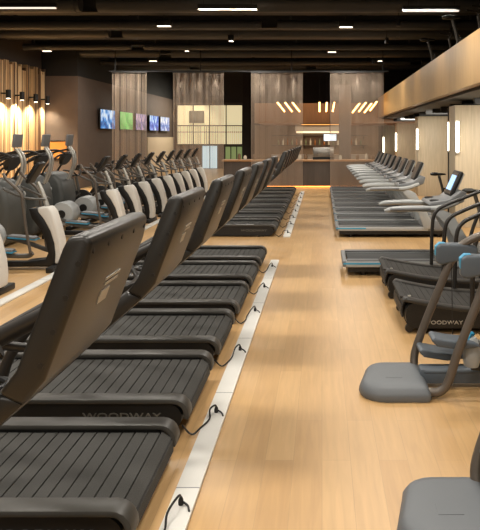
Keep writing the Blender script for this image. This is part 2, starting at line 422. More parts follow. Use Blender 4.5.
def make_slat_treadmill():
    t = thing('slat_treadmill', '', 'treadmill')
    L = 1.78; W = .88; z0, z1 = .035, .2
    slat_belt(L, W-.22, z0, z1-.028).build('running_belt', None, t)
    for s in (-1, 1):
        b = MB(); y0, y1 = sorted((s*(W/2-.105), s*(W/2)))
        o1 = stadium(-L-.012, .014, .03, z1+.008, 10)[4:-4]; o2 = stadium(-L+.018, -.016, .055, z1-.018, 10)[4:-4]
        b.prism(o1+o2[::-1], y0, y1); o = b.build('side_rail', RIM, t, bevel=.006)
        b = MB(); y0, y1 = sorted((s*(W/2-.1), s*(W/2-.012)))
        b.prism(stadium(-L+.03, -.03, .02, z1-.02, 10), y0, y1)
        for fx in (-.25, -L+.3): b.b2(fx-.05, fx+.05, s*(W/2-.06)-.03, s*(W/2-.06)+.03, 0, .03)
        b.build('side_skirt', BLACK, t)
        # upright and hand rail
        b = MB(); b.tube([(-.07, s*.235, 1.15), (-.2, s*.29, 1.08), (-.37, s*.34, .99), (-.6, s*.375, .86), (-.85, s*.385, .68), (-1.03, s*.39, .43), (-1.1, s*.39, .19)], [.026, .03, .032, .03, .03, .03, .036], 12); b.build('handrail', DTUBE, t)
    text_mesh('wordmark', 'WOODWAY', .052, LOGOD, t, (-.37, -W/2+.009, .108), (PI/2, 0, 0), xs=1.45)
    # console
    outer = [(.182, 1.43), (.168, 1.365), (.06, 1.075), (.005, 1.01), (-.09, .94), (-.17, .86), (-.27, .79), (-.42, .745)]
    inner = [(-.43, .80), (-.28, .87), (-.17, .96), (-.085, 1.04), (-.045, 1.1), (.07, 1.41), (.085, 1.44), (.13, 1.445)]
    b = MB(); b.prism(outer[:4]+[(-.06, 1.04), (-.015, 1.1), (.105, 1.415), (.12, 1.445), (.165, 1.45)], -.27, .27)
    con = b.build('console', SHELL, t, bevel=.014, segs=3)
    b = MB(); b.prism([(.005, 1.01), (-.075, .94), (-.17, .86), (-.27, .79), (-.42, .745), (-.43, .80), (-.28, .87), (-.17, .96), (-.06, 1.04)], -.26, .26)
    b.build('console_neck', SHELL, t, bevel=.014)
    # screen on the rider's side
    d = Vector((.12, 0, .315)).normalized(); nrm = Vector((-d.z, 0, d.x))
    c0 = Vector((.043, 0, 1.26))
    from mathutils import Euler
    ang = math.atan2(d.x, d.z)
    b = MB(); b.box(c0+nrm*.001, (.008, .45, .25), Euler((0, ang, 0))); b.build('screen', SCRB, con)
    # screws
    def screws(pts, ax):
        for p in pts:
            b = MB(); b.lathe([(.008, -.0015), (.008, .0015)], p, ax, 8); b.build('screw', BLACK, con)
    screws([(.045+.108*k, s*.2702, 1.10+.29*k) for k in (.05, .35, .65, .95) for s in (-1, 1)], 'y')
    pts = [(.1765, y, 1.405) for y in (-.24, -.12, 0, .12, .24)]
    screws(pts, 'x')
    # badges on the back
    bd = Vector((.108, 0, .29)).normalized(); ba = math.atan2(bd.x, bd.z)
    b = MB()
    for (u, yy, hh, ww) in ((.225, .03, .009, .13), (.208, .03, .009, .12), (.168, .0, .04, .075)):
        p = Vector((.06, 0, 1.075))+bd*u; b.box((p.x+.0012, yy, p.z), (.004, ww, hh), Euler((0, ba, 0)))
    b.build('badge', LOGO, con)
    # cup loop, tray
    for s in (-1, 1):
        b = MB(); b.tube([(-.3+.055*math.cos(a), s*.16+.055*math.sin(a), .9) for a in [2*PI*i/10 for i in range(10)]], .012, 8, 3, closed=True); b.build('cup_holder', BLACK, t)
    b = MB(); b.tube([(-.6, -.37, .86), (-.5, -.25, .80), (-.43, -.1, .775), (-.43, .1, .775), (-.5, .25, .80), (-.6, .37, .86)], .02, 10); b.build('crossbar', DTUBE, t)
    return t
st = make_slat_treadmill()
XE = -.77; near0 = 2.59-1.1; first = True
for k in range(7):
    yc = near0+1.1*k+.44
    lab = 'black slat-belt treadmill in the near left row, %s' % (['nearest, its large console at the left edge', 'second from the camera', 'third from the camera', 'fourth from the camera', 'third from its far end', 'second from its far end', 'farthest, just before the gap'][k])
    g = 'near left row of slat-belt treadmills'
    if first: st.location = (XE, yc, 0); st['label'] = lab; st['group'] = g; first = False
    else: copy_tree(st, (XE, yc, 0), lab, g)
for k in range(8):
    yc = 11.05+1.1*k+.44
    copy_tree(st, (XE-.02, yc, 0), 'black slat-belt treadmill in the far left row, %s counting away from the gap' % ORD[k], 'far left row of slat-belt treadmills')

# white floor trunking
def strip(x0, x1, y0, y1, label):
    b = MB(); b.b2(x0, x1, y0, y1, 0, .02)
    y = y0+1.2
    o = tag(b.build('floor_trunking', WHITEP, bevel=.004), label, 'cable trunking', 'white floor trunking strips')
    b = MB()
    n = int((y1-y0)/1.1)
    for i in range(1, n): b.b2(x0+.002, x1-.002, y0+(y1-y0)*i/n-.003, y0+(y1-y0)*i/n+.003, .0195, .0207)
    b.build('cover_joint', MGREY, o)
strip(-.70, -.585, .8, 8.9, 'white trunking strip on the wooden floor beside the near treadmills')
strip(-.66, -.54, 11.0, 20.2, 'white trunking strip on the floor beside the far treadmill row')
strip(-3.34, -3.22, 3.0, 20.5, 'white trunking strip on the floor before the elliptical row at left')
# cables
def cable(y0, k, lab, grp, xs=-.645, amp=1.0):
    t = thing('power_cable', lab, 'power cable', (0, y0, 0), grp)
    e = (xs, .33+.06*math.sin(k*2.1)); s0 = (-.80, .03)
    b = MB()
    b.tube([(s0[0], s0[1], .05), (-.74, .0, .012), (-.70, .05*amp, .026), (-.685+.02*math.sin(k), .16, .03), (-.675, .25+.03*math.cos(k*1.7), .06), (xs-.005, e[1]-.03, .075), (xs, e[1], .05), (xs, e[1]+.005, .03)], .0055, 6, 5)
    b.tube([(xs+.008, e[1], .034), (xs+.035, e[1]-.02, .026), (xs+.05, e[1]-.06, .024)], .005, 6, 4)
    b.build('cord', BLACK, t)
    b = MB(); b.lathe([(.012, .019), (.013, .03), (.011, .045), (.006, .055)], (xs, e[1], 0), 'z', 10); b.build('plug', BLACK, t)
for k in range(7):
    cable(near0+1.1*k+.0, k, 'black power cable plugged into the near floor trunking beside the %s treadmill from the camera' % ORD[k], 'power cables of the near row')
for k in range(8):
    cable(11.05+1.1*k, k, 'black power cable plugged into the far floor trunking beside the %s far treadmill' % ORD[k], 'power cables of the far row', -.6)

# ============================================================ TREADMILL, light grey (right row)
from mathutils import Euler
def make_grey_treadmill():
    t = thing('grey_treadmill', '', 'treadmill')
    b = MB(); b.b2(.06, 1.5, -.27, .27, .14, .178); b.build('running_belt', BELT, t, bevel=.01)
    for s in (-1, 1):
        b = MB().use(LGREY); b.prism([(0.03, .13), (.05, .115), (1.55, .115), (1.55, .19), (.03, .19), (0, .16)], *sorted((s*.27, s*.4)))
        b.build('side_rail', None, t, bevel=.012)
        b = MB(); b.b2(.04, 1.5, *sorted((s*.265, s*.395)), .189, .197); b.build('foot_strip', mat('foot_strip_grey', (78, 80, 82), .5), t)
        b = MB(); b.prism([(1.48, .15), (1.66, .15), (1.52, .45), (1.33, .76), (1.2, .82), (1.1, .78), (1.26, .62), (1.4, .38)], *sorted((s*.36, s*.41)))
        b.build('upright', LGREY, t, bevel=.014)
        b = MB(); b.tube([(.5, s*.39, .80), (.6, s*.395, .82), (.85, s*.395, .83), (1.15, s*.385, .83), (1.4, s*.33, .9)], [.02, .042, .045, .045, .04], 10, flat=.8); hr = b.build('handrail', LGREY, t)
        b = MB(); b.tube([(.58, s*.43, .82), (.62, s*.438, .825), (1.0, s*.438, .83), (1.05, s*.43, .83)], .018, 8); b.build('grip_inset', MGREY, hr)
    b = MB(); b.b2(-.01, .04, -.4, .4, .12, .19); et = b.build('end_cap', MGREY, t, bevel=.01)
    for s in (-1, 1):
        b = MB(); b.b2(0, .5, *sorted((s*.398, s*.404)), .15, .17); b.build('blue_stripe', BLUE, et)
    b = MB(); b.b2(.06, 1.9, -.36, .36, .055, .12)
    for x in (.25, 1.75):
        for s in (-1, 1): b.lathe([(.035, 0), (.035, .06)], (x, s*.28, 0), 'z', 10)
    b.build('base_frame', BLACK, t)
    b = MB(); b.prism([(1.45, .1), (2.05, .1), (2.08, .2), (1.9, .3), (1.62, .3), (1.47, .2)], -.37, .37); b.build('motor_cover', MGREY, t, bevel=.03, segs=3)
    b = MB(); b.prism([(1.05, .86), (1.3, .84), (1.48, .9), (1.52, 1.02), (1.44, 1.04), (1.3, .93), (1.08, .90)], -.34, .34); b.build('control_tray', MGREY, t, bevel=.015)
    for s in (-1, 1):
        b = MB(); b.tube([(1.14+.05*math.cos(a), s*.2+.05*math.sin(a), .91) for a in [2*PI*i/10 for i in range(10)]], .012, 8, 3, closed=True); b.build('cup_holder', BLACK, t)
    a = math.radians(24); c = Vector((1.42, 0, 1.11))
    b = MB(); b.box(c, (.045, .42, .34), Euler((0, a, 0))); con = b.build('console', BLACK, t, bevel=.014)
    b = MB(); b.box(c+Vector((.03, 0, -.012)), (.02, .38, .31), Euler((0, a, 0))); b.build('console_back', LGREY, con, bevel=.006)
    b = MB(); b.box(c+Vector((-.0235, 0, .0105)), (.006, .37, .29), Euler((0, a, 0))); b.build('bezel', SCRB, con)
    return t, con, c, a
gt, con, cc, aa = make_grey_treadmill()
lone = copy_tree(gt, (.26, 8.3, 0), 'lone light grey treadmill with a lit console screen in front of the right row', 'light grey treadmills on the right')
# lit picture only on the lone machine
lc = [c for c in lone.children if c.name.startswith('console')][0]
b = MB(); b.box(cc+Vector((-.0275, 0, .0125)), (.006, .27, .2), Euler((0, aa, 0))); b.build('lit_screen', SCRL, lc, label='glowing pale blue screen')
gt.location = (.24, 11.35, 0)
gt['label'] = 'light grey treadmill in the right row, nearest of the nine'; gt['group'] = 'light grey treadmills on the right'
for k in range(1, 9):
    copy_tree(gt, (.24, 11.35+1.02*k, 0), 'light grey treadmill in the right row, %s from the camera end' % ORD[k], 'light grey treadmills on the right')

# ============================================================ CURVED TREADMILL (right)
def make_curve():
    t = thing('curved_treadmill', '', 'treadmill')
    L = 1.9; W = .8
    def top(x): return .31-.12*max(0, 1-((x-.95)/.95)**2)
    def prof(dz, x0, x1, bot=.03, bowl=.0):
        n = 16; P = []
        for i in range(n+1):
            x = x0+(x1-x0)*i/n; P.append((x, top(x)+dz))
        P = P[::-1]
        r = .12
        left = [(x0-.0-.07*math.sin(PI*k/6), top(x0)+dz-(top(x0)+dz-bot)*(1-math.cos(PI*k/6))/2) for k in range(1, 6)]
        right = [(x1+.07*math.sin(PI*k/6), bot+(top(x1)+dz-bot)*(1-math.cos(PI*k/6))/2) for k in range(1, 6)]
        return P+left+[(x0, bot), (x1, bot)]+right
    b = MB(); b.use(GROOVE); b.prism(prof(-.02, .1, L-.1), -W/2+.1, W/2-.1); b.use(mat('curved_slat_shaded', (44, 42, 40), .6, noise=.2, nscale=200))  # dimmer light on this side is put into the darker slat colour
    x = .02
    while x < L-.02:
        sl = math.atan((top(x+.03)-top(x-.03))/.06); b.box((x, 0, top(x)-.012), (.059, W-.2, .014), Euler((0, -sl, 0))); x += .063
    for k in range(1, 5):
        for q in (0, 1):
            a = PI*k/7; xx = .1-.09*math.sin(a) if q == 0 else L-.1+.09*math.sin(a)
            zz = .29-.12*(1-math.cos(a)); b.box((xx, 0, zz), (.012, W-.2, .045), Euler((0, (a-PI/2)*(-1 if q else 1)*-.7, 0)))
    b.build('running_belt', None, t)
    for s in (-1, 1):
        b = MB(); q = [(.03+(L-.06)*k/16, top(.03+(L-.06)*k/16)) for k in range(17)]; b.prism([(x, z+.012) for x, z in q[::-1]]+[(0, q[0][1]-.02)]+[(x, z-.025) for x, z in q]+[(L, q[0][1]-.02)], *sorted((s*(W/2-.1), s*W/2))); b.build('side_rail', mat('rim_dark', (48, 46, 43), .45), t, bevel=.012)
        b = MB(); b.prism(prof(-.02, .1, L-.1, .05), *sorted((s*(W/2-.09), s*(W/2-.004))))
        for fx in (.2, L-.2): b.lathe([(.035, 0), (.035, .06)], (fx, s*.34, 0), 'z', 10)
        b.build('side_skirt', BLACK, t)
        b = MB(); b.lathe([(.035, -.02), (.04, 0), (.035, .02)], (.07, s*.34, .04), 'y', 14); b.build('transport_wheel', DTUBE, t)
        b = MB(); b.tube([(.61, s*.37, .22), (.615, s*.37, .5), (.63, s*.37, .74), (.68, s*.37, .85), (.8, s*.37, .92), (1.05, s*.36, 1.02), (1.3, s*.34, 1.12), (1.5, s*.3, 1.18), (1.6, s*.27, 1.1)], .021, 10); b.build('handrail', DTUBE, t)
        b = MB(); b.tube([(1.0, s*.37, .22), (1.08, s*.37, .6), (1.22, s*.36, .95), (1.32, s*.34, 1.12)], .021, 10); b.build('upright', DTUBE, t)
    b = MB(); b.box((1.6, 0, 1.2), (.04, .42, .2), Euler((0, math.radians(25), 0))); c = b.build('console', SHELL, t, bevel=.02)
    b = MB(); b.box((1.577, 0, 1.21), (.006, .2, .12), Euler((0, math.radians(25), 0))); b.build('screen', SCRB, c)
    text_mesh('wordmark', 'WOODWAY', .044, LOGO, t, (.355, -W/2-.0, .10), (PI/2, 0, 0), xs=1.3)
    b = MB(); b.lathe([(.014, -.004), (.014, .004)], (.07, -W/2+.06, .318), 'z', 10); b.build('bolt', LOGO, t)
    return t
ct = make_curve()
ct.location = (.69, 6.0, 0); ct['label'] = 'black curved slat treadmill behind the grey foot platforms, nearer of the two'; ct['group'] = 'curved treadmills'
copy_tree(ct, (.66, 7.18, 0), 'black curved slat treadmill beside the lone grey treadmill, farther of the two', 'curved treadmills')

# ============================================================ ADAPTIVE TRAINER (right, grey base and tubes)
def make_trainer():
    t = thing('motion_trainer', '', 'cross trainer')
    # rear foot: rounded slab
    b = MB()
    def ring(z, k):
        P = []
        x0, x1, y0, y1 = .0, .44, -.30, .24
        for (cx, cy, r, a0) in ((x1-.03, y1-.03, .03, 0), (x0+.17, y1-.14, .14, 90), (x0+.15, y0+.17, .17, 180), (x1-.03, y0+.03, .03, 270)):
            for i in range(6):
                a = math.radians(a0+i*18)
                P.append((cx+(r)*math.cos(a), cy+(r)*math.sin(a)))
        cx, cy = .24, 0
        return [b.bm.verts.new((cx+(x-cx)*k, cy+(y-cy)*k, z)) for x, y in P]
    R = [ring(.0, .97), ring(.02, 1.0), ring(.05, .985), ring(.078, .90), ring(.088, .84), ring(.094, .7), ring(.096, .5)]
    for A, B in zip(R, R[1:]):
        n = len(A)
        for i in range(n): b.bm.faces.new((A[i], A[(i+1) % n], B[(i+1) % n], B[i]))
    b.bm.faces.new(R[0][::-1]); b.bm.faces.new(R[-1])
    b.b2(.16, .27, -.12, -.03, .09, .0975)
    b.build('rear_foot', mat('foot_grey', (98, 102, 106), .5, bump=.2, bscale=400), t)
    b = MB(); b.b2(.4, 2.3, -.06, .06, .03, .13); b.b2(.42, 2.3, -.065, .065, .10, .125); b.build('base_beam', PADG, t, bevel=.012)
    # near (front) and far tubes with padded ends
    tubes = {-1: [(.42, -.22, .04), (.5, -.235, .05), (.555, -.24, .12), (.62, -.24, .32), (.75, -.24, .65), (.82, -.24, .83), (.95, -.24, .99), (1.3, -.24, 1.05), (1.8, -.2, 1.1)],
             1: [(.39, .17, .06), (.40, .2, .16), (.47, .22, .35), (.58, .22, .62), (.66, .22, .8), (.78, .22, .95), (1.1, .22, 1.04), (1.8, .2, 1.1)]}
    for s, P in tubes.items():
        b = MB(); b.tube(P, .029, 12, 8); tb = b.build('frame_tube', BRONZE, t)
        x0 = .55 if s > 0 else .63
        b = MB(); b.prism([(x0, .80), (x0, .915), (x0+.03, .94), (x0+.2, .935), (x0+.3, .915), (x0+.3, .84), (x0+.2, .82), (x0+.04, .785)], s*.23-.045, s*.23+.045)
        pd = b.build('arm_pad', PADG, tb, bevel=.02, segs=3)
        b = MB(); b.prism([(x0-.002, .85), (x0-.002, .916), (x0+.028, .9425), (x0+.07, .942), (x0+.03, .93), (x0+.006, .91), (x0+.003, .85)], s*.23-.027, s*.23+.027)
        b.build('blue_edge', BLUE, pd, bevel=.005)
    # pedals
    for s, z, x in ((-1, .335, .45), (1, .19, .4)):
        b = MB(); b.prism([(x, z+.03), (x+.02, z+.05), (x+.12, z+.03), (x+.28, z+.015), (x+.33, z-.01), (x+.2, z-.035), (x+.04, z-.01)], s*.11-.085, s*.11+.085)
        pd = b.build('pedal', PADG, t, bevel=.02, segs=3)
        b = MB(); b.tube([(x+.25, s*.11, z-.02), (x+.6, s*.1, z-.0), (x+1.1, s*.09, .35)], .028, 10); b.build('pedal_arm', GREYT, pd)
    b = MB(); b.lathe([(.05, 0), (.06, .05), (.055, .16), (.03, .19)], (.735, -.1, .17), 'z', 14); q = b.build('link_cover', LGREY, t)
    b = MB(); b.tube([(.70, -.14, .31), (.715, -.1, .365), (.75, -.06, .37)], .018, 8); b.build('blue_cap', BLUE, q)
    b = MB(); b.tube([(.735, -.1, .17), (1.1, -.1, .14), (1.4, -.08, .2)], .03, 10); b.build('link_arm', BLACK, t)
    b = MB(); b.tube([(.655, .12, .22), (.655, .17, .80)], .003, 6); b.build('cable', BLACK, t)
    # front housing, mast, console, moving handles (outside the picture on the right)
    b = MB(); b.prism([(1.5, .03), (2.45, .03), (2.48, .2), (2.2, .75), (1.95, .8), (1.75, .6), (1.5, .3)], -.14, .14); b.build('front_housing', WSHROUD, t, bevel=.04, segs=3)
    b = MB(); b.tube([(2.05, 0, .7), (2.0, 0, 1.2), (1.93, 0, 1.5)], .035, 12); b.build('mast', SILVER, t)
    b = MB(); b.box((1.9, 0, 1.52), (.05, .36, .26), Euler((0, .4, 0))); c = b.build('console', BLACK, t, bevel=.02)
    for s in (-1, 1):
        b = MB(); b.tube([(1.8, s*.2, .4), (1.72, s*.28, 1.1), (1.6, s*.27, 1.6)], .02, 10); b.build('moving_handle', BRONZE, t)
    return t
mt = make_trainer()
mt.location = (.265, 4.45, 0); mt['label'] = 'grey and bronze cross trainer whose whole rounded rear foot shows on the wooden floor'; mt['group'] = 'grey footed cross trainers'
copy_tree(mt, (.335, 2.88, 0), 'grey and bronze cross trainer at the bottom right corner, its foot cut off', 'grey footed cross trainers')

# ============================================================ ELLIPTICALS (left row)
def make_elliptical():
    t = thing('elliptical_trainer', '', 'elliptical trainer')          # origin: front (right) end, floor
    sh = [(-.31, .80), (-.17, .81), (-.12, .74), (-.06, .56), (-.015, .37), (0, .22), (-.01, .08), (-.09, .08), (-.08, .2), (-.095, .34), (-.145, .50), (-.22, .64), (-.30, .74)]
    b = MB(); b.prism(sh, -.11, .11); b.build('front_shroud', WSHROUD, t, bevel=.025, segs=3)
    b = MB(); b.prism([(-.42, .79), (-.29, .79), (-.2, .64), (-.12, .5), (-.075, .34), (-.06, .2), (-.07, .06), (-.5, .06), (-.48, .11), (-.2, .14), (-.17, .22), (-.20, .36), (-.27, .52), (-.38, .66)], -.105, .105); b.build('drive_housing', BLACK, t, bevel=.015)
    b = MB(); b.b2(-.12, -.02, -.3, .3, 0, .07); b.b2(-1.28, -.05, -.05, .05, .03, .1); b.b2(-1.3, -1.2, -.3, .3, 0, .07); b.build('base_frame', BLACK, t, bevel=.015)
    b = MB(); b.lathe([(.05, -.18), (.19, -.17), (.205, -.12), (.205, .12), (.19, .17), (.05, .18)], (-1.02, 0, .40), 'y', 24); d = b.build('rear_disc', LGREY, t)
    b = MB(); b.lathe([(.07, -.19), (.07, .19)], (-1.02, 0, .40), 'y', 16); b.build('hub', BLACK, d)
    for s, dz, dx in ((-1, 0, 0), (1, .1, .12)):
        b = MB(); b.tube([(-1.02, s*.2, .32+dz), (-.75+dx, s*.2, .22+dz), (-.4+dx, s*.2, .2), (-.32, s*.2, .24)], .022, 8, flat=1.4); b.build('pedal_rail', GREYT, t)
        b = MB(); b.box((-.74+dx, s*.2, .275+dz), (.36, .13, .045), Euler((0, .08, 0))); pd = b.build('pedal', MGREY, t, bevel=.012)
        b = MB(); b.box((-.735+dx, s*.2, .262+dz), (.37, .136, .016), Euler((0, .08, 0))); b.build('blue_band', BLUE, pd)
        b = MB(); b.tube([(-.33, s*.24, .24), (-.38, s*.25, .55), (-.42, s*.25, .85), (-.45, s*.25, 1.0), (-.62, s*.25, 1.16), (-.68, s*.22, 1.24)], .018, 10); b.build('moving_handle', BRONZE, t)
        b = MB(); b.tube([(-.22, s*.06, .9), (-.4, s*.2, .93), (-.62, s*.24, 1.02), (-.68, s*.2, 1.05), (-.6, s*.12, .98)], .016, 10); b.build('fixed_handle', GREYT, t)
    b = MB(); b.tube([(-.2, 0, .74), (-.28, 0, .98), (-.34, 0, 1.12)], [.032, .027, .024], 12); b.build('mast', SILVER, t)
    b = MB(); b.box((-.37, 0, 1.24), (.05, .2, .31), Euler((0, math.radians(32), 0))); c = b.build('console', BLACK, t, bevel=.02, segs=3)
    b = MB(); b.box((-.403, 0, 1.258), (.01, .16, .2), Euler((0, math.radians(32), 0))); b.build('screen', SCRB, c)
    return t
el = make_elliptical()
ely = [7.0, 8.4, 11.1, 12.1, 13.05, 14.05, 15.05, 16.05, 17.0, 18.0, 19.1]
for i, y in enumerate(ely):
    if i == 0: lab = 'white shrouded elliptical trainer at the left edge, mostly cut off by the frame'
    elif i == 1: lab = 'white shrouded elliptical trainer standing alone behind the nearest treadmill console'
    else: lab = 'white shrouded elliptical trainer, %s of the long row beyond the gap' % ORD[i-2]
    if i == 0: el.location = (-3.42, y, 0); el['label'] = lab; el['group'] = 'elliptical trainers on the left'
    else: copy_tree(el, (-3.36 if i > 1 else -3.33, y, 0), lab, 'elliptical trainers on the left')

# ============================================================ STAIR CLIMBERS (far left)
def make_climber():
    t = thing('stair_climber', '', 'stair climber')                    # origin: mast foot
    b = MB()
    P = [(-1.25, .03), (-.06, .03), (0, .2), (.02, .6), (-.04, .88), (-.16, 1.03), (-.4, 1.06), (-.62, .92), (-.9, .55), (-1.2, .28)]
    b.prism(P, -.33, .33); b.build('body', mat('climber_grey', (70, 72, 70), .45), t, bevel=.08, segs=3)
    b = MB()
    for k in range(5): b.b2(-1.2+k*.18, -.98+k*.18, -.26, .26, .12+k*.17, .20+k*.17)
    b.build('steps', BLACK, t)
    for s in (-1, 1):
        b = MB(); b.lathe([(.05, -.01), (.06, 0), (.05, .01)], (-.25, s*.335, .74), 'y', 20); b.build('side_badge', LGREY, t)
        b = MB(); b.tube([(-1.15, s*.34, .3), (-1.2, s*.36, .9), (-1.0, s*.37, 1.18), (-.5, s*.36, 1.38), (-.15, s*.33, 1.46), (.02, s*.25, 1.4)], .02, 10); b.build('handrail', DTUBE, t)
        b = MB(); b.tube([(-.4, s*.33, .95), (-.3, s*.34, 1.15), (-.1, s*.28, 1.35), (0, s*.1, 1.38)], .018, 10); b.build('lower_rail', DTUBE, t)
        b = MB(); b.tube([(-.02, s*.05, .9), (.08, s*.05, 1.15), (.09, s*.05, 1.35), (.0, s*.05, 1.52)], .022, 10); b.build('mast', SILVER, t)
    b = MB(); b.lathe([(.02, -.05), (.12, -.045), (.15, 0), (.12, .045), (.02, .05)], (0, 0, 0), 'x', 20)
    c = b.build('console', SHELL, t); c.location = (-.08, 0, 1.3); c.rotation_euler = (0, .5, 0); c.scale = (1, 1.5, 1)
    b = MB(); b.box((-.0, 0, 1.64), (.045, .27, .21), Euler((0, .12, 0))); s_ = b.build('monitor', MGREY, t, bevel=.012)
    b = MB(); b.box((-.024, 0, 1.643), (.006, .23, .16), Euler((0, .12, 0))); b.build('screen', SCRB, s_)
    return t
sc_ = make_climber()
sc_.rotation_euler = (0, 0, 0)
for i, y in enumerate((10.2, 11.25, 12.3)):
    lab = 'grey stair climber with a raised monitor, %s' % ['at the left edge of the photo', 'middle one before the slatted wall', 'nearest the brown wall corner'][i]
    if i == 0: sc_.location = (-4.78, y, 0); sc_['label'] = lab; sc_['group'] = 'stair climbers'
    else: copy_tree(sc_, (-4.78, y, 0), lab, 'stair climbers')

# ============================================================ SPIN BIKES
def make_bike():
    t = thing('spin_bike', '', 'exercise bike')
    b = MB(); b.b2(-.5, -.42, -.25, .25, 0, .06); b.b2(.48, .56, -.25, .25, 0, .06); b.b2(-.45, .5, -.03, .03, .05, .11); b.build('base_frame', BLACK, t, bevel=.012)
    b = MB(); b.tube([(-.05, 0, .1), (-.12, 0, .5), (-.2, 0, .8)], .032, 10); b.tube([(.5, 0, .1), (.36, 0, .6), (.3, 0, .88)], .032, 10); b.tube([(-.1, 0, .42), (.15, 0, .38), (.4, 0, .55)], .035, 10); b.build('frame', GREYT, t)
    b = MB(); b.lathe([(.04, -.03), (.2, -.03), (.24, -.02), (.24, .02), (.2, .03), (.04, .03)], (.42, .0, .38), 'y', 28); f = b.build('flywheel', BLACK, t)
    b = MB(); b.lathe([(.06, -.05), (.06, .05)], (.42, 0, .38), 'y', 16); b.build('hub', LGREY, f)
    b = MB(); b.prism([(-.36, .82), (-.34, .88), (-.2, .87), (-.06, .86), (-.04, .83), (-.2, .81)], -.05, .05)
    b.lathe([(.02, .8), (.1, .82), (.11, .86), (.06, .885)], (-.3, 0, 0), 'z', 14); b.build('saddle', BLACK, t, bevel=.012)
    b = MB(); b.tube([(.12, -.22, 1.03), (.3, -.22, 1.0), (.34, -.1, .93), (.32, 0, .9), (.34, .1, .93), (.3, .22, 1.0), (.12, .22, 1.03)], .017, 10); b.build('handlebar', BLACK, t)
    b = MB(); b.tube([(.02, -.1, .36), (.05, -.13, .22), (.05, -.22, .22)], .014, 8); b.tube([(.02, .1, .36), (-.02, .13, .5), (-.02, .22, .5)], .014, 8)
    b.b2(0, .1, -.25, -.15, .2, .23); b.b2(-.07, .03, .15, .25, .48, .51); b.build('pedals', BLACK, t)
    b = MB(); b.box((.34, 0, 1.08), (.03, .16, .12), Euler((0, .3, 0))); b.build('display', BLACK, t, bevel=.01)
    return t
bk = make_bike()
bl = [((2.62, 10.3, 0), 'dark spin bike right of the lone treadmill console, nearer of the two', 'spin bikes under the mezzanine'),
      ((2.9, 15.0, 0), 'dark spin bike standing before the pale column, left of the other bike', 'spin bikes under the mezzanine')]
for i in range(6): bl.append(((-5.37, 13.4+1.1*i, 0), 'dark spin bike beyond the stair climbers, %s from the camera' % ORD[i], 'spin bikes on the left'))
for i, (x, y) in enumerate(((2.75, 9.9), (2.75, 12.7), (2.75, 15.6), (2.75, 8.6))):
    bl.append(((x, y, 3.19), 'dark exercise bike up on the mezzanine edge, %s' % ['above the nearest pale column', 'middle of the silhouettes', 'farthest from the camera', 'at the right frame edge'][i], 'exercise bikes on the mezzanine'))
for i, (loc, lab, g) in enumerate(bl):
    if i == 0: bk.location = loc; bk['label'] = lab; bk['group'] = g
    else: copy_tree(bk, loc, lab, g)

# ============================================================ TVs
def tv_mat(name, c1, c2, c3, sc):
    m = bpy.data.materials.new(name); m.use_nodes = True; nt = m.node_tree; b = nt.nodes['Principled BSDF']
    tc = nt.nodes.new('ShaderNodeTexCoord'); n = nt.nodes.new('ShaderNodeTexNoise'); n.inputs['Scale'].default_value = sc
    r = nt.nodes.new('ShaderNodeValToRGB'); e = r.color_ramp.elements
    e[0].position = .38; e[0].color = (*lin(c1), 1); e[1].position = .62; e[1].color = (*lin(c3), 1); k = e.new(.5); k.color = (*lin(c2), 1)
    nt.links.new(tc.outputs['Object'], n.inputs['Vector']); nt.links.new(n.outputs['Fac'], r.inputs[0])
    nt.links.new(r.outputs[0], b.inputs['Emission Color']); b.inputs['Emission Strength'].default_value = .9
    b.inputs['Base Color'].default_value = (.02, .02, .02, 1); b.inputs['Roughness'].default_value = .2
    return m
tvs = [(97, 112, 'showing a blue sky picture with a white figure, largest and nearest', tv_mat('tv_a', (30, 80, 150), (70, 150, 225), (215, 230, 245), 3)),
       (117, 130, 'showing a green sports pitch', tv_mat('tv_b', (50, 160, 70), (80, 205, 90), (130, 220, 120), 2)),
       (133, 144, 'showing a purple and blue crowd picture', tv_mat('tv_c', (30, 40, 110), (90, 80, 170), (200, 170, 200), 4)),
       (147, 156, 'showing a bright blue studio picture', tv_mat('tv_d', (20, 60, 170), (40, 110, 230), (200, 230, 250), 4)),
       (158, 167, 'showing a blue and white picture, farthest along the brown wall', tv_mat('tv_e', (40, 80, 180), (110, 150, 220), (230, 235, 245), 4))]
for x0, x1, lab, m in tvs:
    ya = 8*650/(322-x0); yb = 8*650/(322-x1)
    t = thing('television', 'wall television '+lab, 'television', (-7.998, (ya+yb)/2, 2.35), 'televisions on the brown wall')
    w_ = yb-ya; h_ = .74
    b = MB(); b.b2(.06, .12, -w_/2, w_/2, -h_/2, h_/2); o = b.build('casing', BLACK, t, bevel=.012)
    b = MB(); b.b2(0, .07, -.15, .15, -.1, .1); b.build('wall_bracket', BLACK, t)
    b = MB(); b.b2(.12, .124, -w_/2+.03, w_/2-.03, -h_/2+.03, h_/2-.03); b.build('screen', m, t)

# ============================================================ chain curtains
def curtain(x0, x1, y, z1, label):
    b = MB(); n = int((x1-x0)/.034)
    for i in range(n):
        x = x0+(x1-x0)*(i+.5)/n; yy = y+.035*math.sin(i*.9)+random.uniform(-.012, .012); r = .0058
        vs = []
        for z in (0.01, z1):
            vs.append([b.bm.verts.new((x+r*math.cos(a), yy+r*math.sin(a), z)) for a in (0, PI/2, PI, 3*PI/2)])
        for j in range(4): b.bm.faces.new((vs[0][j], vs[0][(j+1) % 4], vs[1][(j+1) % 4], vs[1][j]))
    o = b.build('chain_curtain', CHAIN); tag(o, label, 'chain curtain', 'hanging chain curtains', 'stuff')
    b = MB(); b.b2(x0, x1, y-.05, y+.05, z1-.03, z1); b.build('curtain_rail', DTUBE, o)
    n = 3
    for i in range(n):
        x = x0+(x1-x0)*(i+.5)/n
        spot((x, y-.22, z1-.02), (x, y+.02, z1-1.0), 45, (1, .92, .82), 55, .9, .03)
